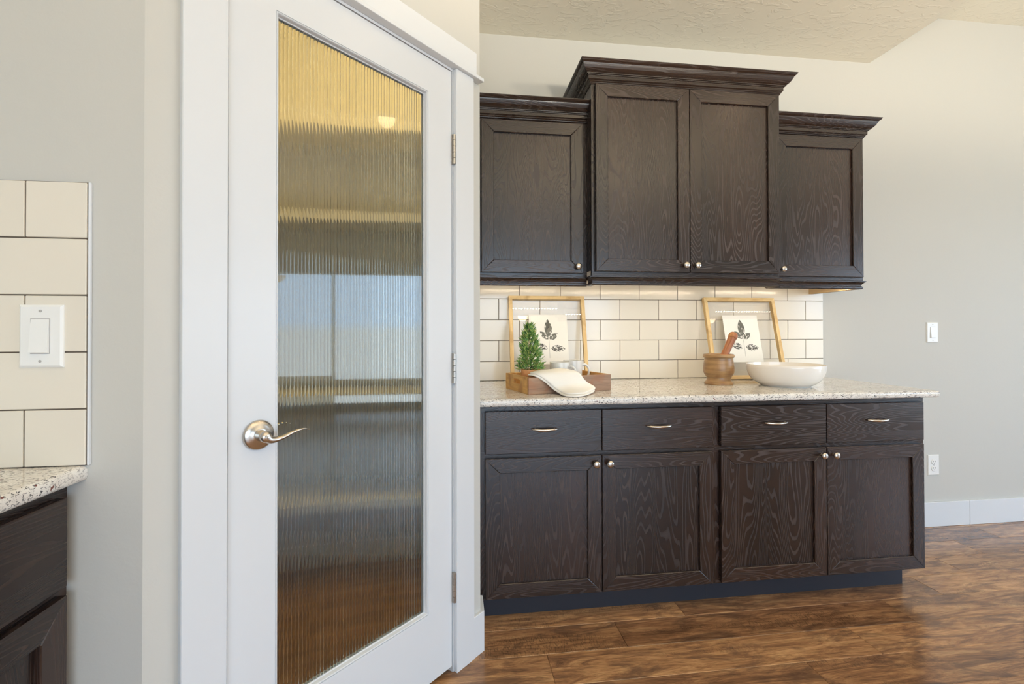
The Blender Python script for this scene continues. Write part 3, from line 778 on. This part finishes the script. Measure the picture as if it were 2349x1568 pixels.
# folded cloth over the tray front
TWL = [[(.020, -.052, .972), (.07, -.068, .979), (.12, -.074, .983), (.17, -.074, .985), (.212, -.058, .981)],
       [(.030, -.008, .970), (.085, -.010, .974), (.135, -.010, .976), (.185, -.010, .976), (.235, -.006, .973)],
       [(.062, .010, .948), (.108, .014, .952), (.155, .016, .952), (.200, .014, .952), (.249, .011, .950)],
       [(.095, .024, .918), (.135, .034, .922), (.178, .038, .924), (.222, .030, .926), (.270, .014, .930)],
       [(.108, .058, .9045), (.138, .075, .906), (.172, .080, .908), (.222, .065, .910), (.294, .024, .915)],
       [(.102, .100, .9000), (.120, .128, .9000), (.147, .140, .9000), (.198, .122, .9000), (.307, .034, .9015)]]
ou, ow = Vector((math.cos(TA), math.sin(TA), 0)), Vector((math.sin(TA), -math.cos(TA), 0))
def twp(u, v):
    rows = [crom(r, u) for r in TWL]; p = crom(rows, v)
    return Vector((FLx, FLy, 0)) + ou * p.x + ow * p.y + Vector((0, 0, p.z))
def cloth(u0, u1, v0, v1, lift, thick, nu=28, nv=36, wave=0.0):
    b = new(); top, bot = [], []
    rr = random.Random(3)
    for j in range(nv + 1):
        ra, rb = [], []
        for i in range(nu + 1):
            su, sv = i / nu, j / nv
            # rounded outline corners
            v = v0 + (v1 - v0) * sv
            q = max(0.0, (sv - 0.78) / 0.22); ins = 0.13 * (1 - math.sqrt(max(0.0, 1 - q * q)))
            ua, ub = u0 + ins * (u1 - u0), u1 - ins * (u1 - u0)
            u = ua + (ub - ua) * su
            p = twp(u, v); e = 1e-3
            du = twp(min(u + e, 1), v) - twp(max(u - e, 0), v); dv = twp(u, min(v + e, 1)) - twp(u, max(v - e, 0))
            n_ = du.cross(dv)
            n_ = n_.normalized() if n_.length > 1e-9 else Vector((0, 0, 1))
            if n_.z < 0: n_ = -n_
            edge = min(su, 1 - su, sv, 1 - sv) * 14
            rnd = math.sqrt(max(0.0, 1 - (1 - min(edge, 1)) ** 2))
            wv = wave * math.sin(9 * u + 5 * v) * math.sin(math.pi * su)
            a = p + n_ * (lift + thick * (0.35 + 0.65 * rnd) + wv); c = p + n_ * (lift + wv * 0.9)
            ra.append(b.verts.new(a)); rb.append(b.verts.new(c))
        top.append(ra); bot.append(rb)
    for j in range(nv):
        for i in range(nu):
            b.faces.new([top[j][i], top[j][i + 1], top[j + 1][i + 1], top[j + 1][i]])
            b.faces.new([bot[j][i], bot[j + 1][i], bot[j + 1][i + 1], bot[j][i + 1]])
    per = [(0, i) for i in range(nu)] + [(j, nu) for j in range(nv)] + [(nv, i) for i in range(nu, 0, -1)] + [(j, 0) for j in range(nv, 0, -1)]
    for (a0, a1), (c0, c1) in zip(per, per[1:] + per[:1]):
        b.faces.new([top[a0][a1], bot[a0][a1], bot[c0][c1], top[c0][c1]])
    return b
ctower = FLx + 0.16 * ou.x, FLy + 0.16 * ou.y
tw = thing('cloth_napkin', 'folded white cotton cloth draped over the front of the tray', 'cloth', (0, 0, 0))
obj('lower_layer', cloth(0, 0.97, 0, 1, -0.004, 0.0050), M_towel, tw, True)
obj('upper_layer', cloth(0.07, 1.0, 0.0, 0.93, 0.0016, 0.0050, wave=0.0012), M_towel, tw, True)

# mortar and pestle
mx, my = 1.2769, 2.1319
t = thing('wooden_mortar', 'turned wooden mortar with wide rim standing left of the white bowl', 'mortar', (mx, my, ZT))
MP = [(0.001, 0.0), (0.0635, 0.0), (0.0655, 0.003), (0.0655, 0.008), (0.0630, 0.0115), (0.0585, 0.0155), (0.0550, 0.0215), (0.0545, 0.0345), (0.0545, 0.0350), (0.0580, 0.0360), (0.0585, 0.0400), (0.0640, 0.047), (0.0690, 0.058), (0.0705, 0.070), (0.0700, 0.084), (0.0685, 0.098), (0.0660, 0.112), (0.0640, 0.1265), (0.0640, 0.1275), (0.0685, 0.1290), (0.0715, 0.1340), (0.0715, 0.1390), (0.0690, 0.1440), (0.0650, 0.1460), (0.0570, 0.146), (0.0540, 0.142), (0.0530, 0.10), (0.040, 0.045), (0.001, 0.035)]
o = obj('mortar_bowl', lathe(new(), MP, 64), M_mortar, t); autosmooth(o, 32)
t = thing('wooden_pestle', 'reddish wooden pestle leaning out of the mortar', 'pestle', (mx - 0.012, my, ZT + 0.053))
ax = Vector((1.372, 2.150, 1.142)) - Vector((mx - 0.012, my, ZT + 0.053)); Lp = ax.length
t.rotation_mode = 'QUATERNION'; t.rotation_quaternion = Vector((0, 0, 1)).rotation_difference(ax.normalized())
o = obj('shaft', lathe(new(), [(0.001, 0.0), (0.015, 0.004), (0.021, 0.014), (0.022, 0.03), (0.0185, 0.06), (0.0175, Lp * 0.6), (0.0195, Lp - 0.034), (0.0205, Lp - 0.03)], 32), M_pestle, t, True)
o = obj('knob_end', lathe(new(), [(0.0195, Lp - 0.0295), (0.0212, Lp - 0.027), (0.0215, Lp - 0.017), (0.0195, Lp - 0.008), (0.013, Lp - 0.001), (0.001, Lp + 0.001)], 32), M_pestle, t, True)
# bowl
BP = [(0.001, 0.004), (0.092, 0.004), (0.098, 0.0), (0.103, 0.0), (0.1045, 0.003), (0.116, 0.008), (0.134, 0.020), (0.1485, 0.035), (0.1580, 0.052), (0.1632, 0.070), (0.1652, 0.088), (0.1652, 0.0985), (0.1640, 0.1005), (0.1620, 0.1000), (0.1610, 0.088), (0.1585, 0.070), (0.1530, 0.053), (0.143, 0.037), (0.129, 0.024), (0.110, 0.014), (0.001, 0.012)]
o = obj('serving_bowl', lathe(new(), BP, 80), M_ceramic); autosmooth(o, 50); o.location = (1.556, 2.0379, ZT + 0.0002)
tag(o, 'large white glazed bowl on the granite right of the mortar', 'bowl')

# ------------------------------------------------------------------ ceiling can lights (above and behind the camera's view)
CANS = [(-0.15, 0.35, ZC), (0.85, 1.15, ZC), (1.85, 1.15, ZC), (0.85, -0.6, ZC), (1.9, -0.6, ZC), (3.5, 1.5, ZH), (3.5, -0.8, ZH), (-0.4, -1.6, ZC)]
PLACE = ['above the pantry door', 'before the tall cabinet', 'before the right cabinet', 'behind the viewer', 'behind the viewer on the right', 'in the upper ceiling near the back wall', 'in the upper ceiling by the windows', 'over the left counter run']
for (x, y, z), pl in zip(CANS, PLACE):
    t = thing('recessed_light', 'round white recessed ceiling light %s' % pl, 'ceiling light', (x, y, z), group='recessed lights in the ceiling')
    obj('trim_ring', lathe(new(), [(0.062, -0.0005), (0.09, -0.0005), (0.088, -0.004), (0.066, -0.006), (0.062, -0.004)], 32), M_white, t, True)
    obj('lens', lathe(new(), [(0.001, -0.0015), (0.062, -0.0015), (0.062, -0.0008), (0.001, -0.0008)], 32), M_can, t)
    l = D.lights.new('can_lamp', 'SPOT'); l.energy = CAN; l.color = (1.0, 0.76, 0.48); l.spot_size = math.radians(150); l.spot_blend = 0.6; l.shadow_soft_size = 0.06
    lo = D.objects.new('can_lamp', l); col.objects.link(lo); lo.parent = t; lo.location = (0, 0, -0.02)

# ------------------------------------------------------------------ unseen pendants behind the viewer, bowl uplights added to brighten the ceiling
M_globe = emit('opal_bowl_glow', (1.0, 0.82, 0.58, 1), 3.0)
for (x, y), pl in zip([(0.9, -0.35), (1.9, -0.35), (3.9, -0.4)], ['nearest the left counter run', 'in the middle of the room', 'under the upper ceiling by the windows']):
    zt = ZC if x < XS else ZH; dz = 1.78 - zt
    t = thing('added_pendant', 'added opal bowl uplight %s, unseen behind the viewer' % pl, 'pendant lamp', (x, y, zt), group='added bowl uplights')
    obj('canopy', lathe(new(), [(0.001, -0.0005), (0.06, -0.0005), (0.058, -0.018), (0.012, -0.026), (0.001, -0.026)], 32), M_nickel2, t, True)
    obj('rod', lathe(new(), [(0.004, -0.026), (0.004, dz - 0.06)], 8), M_nickel2, t)
    obj('bowl_shade', lathe(new(), [(0.001, dz - 0.082), (0.06, dz - 0.078), (0.12, dz - 0.055), (0.15, dz - 0.02), (0.16, dz), (0.157, dz), (0.146, dz - 0.02), (0.117, dz - 0.052), (0.06, dz - 0.074), (0.001, dz - 0.078)], 40), M_globe, t, True)
    l = D.lights.new('ceiling_fill_spot', 'SPOT'); l.energy = CEILING_FILL * (0.55 if zt > ZC else 1.0); l.color = (1.0, 0.87, 0.67); l.shadow_soft_size = 0.08; l.spot_size = math.radians(176); l.spot_blend = 0.25
    lo = D.objects.new('ceiling_fill_spot', l); col.objects.link(lo); lo.parent = t; lo.location = (0, 0, dz + 0.02); lo.rotation_euler = (math.pi, 0, 0)
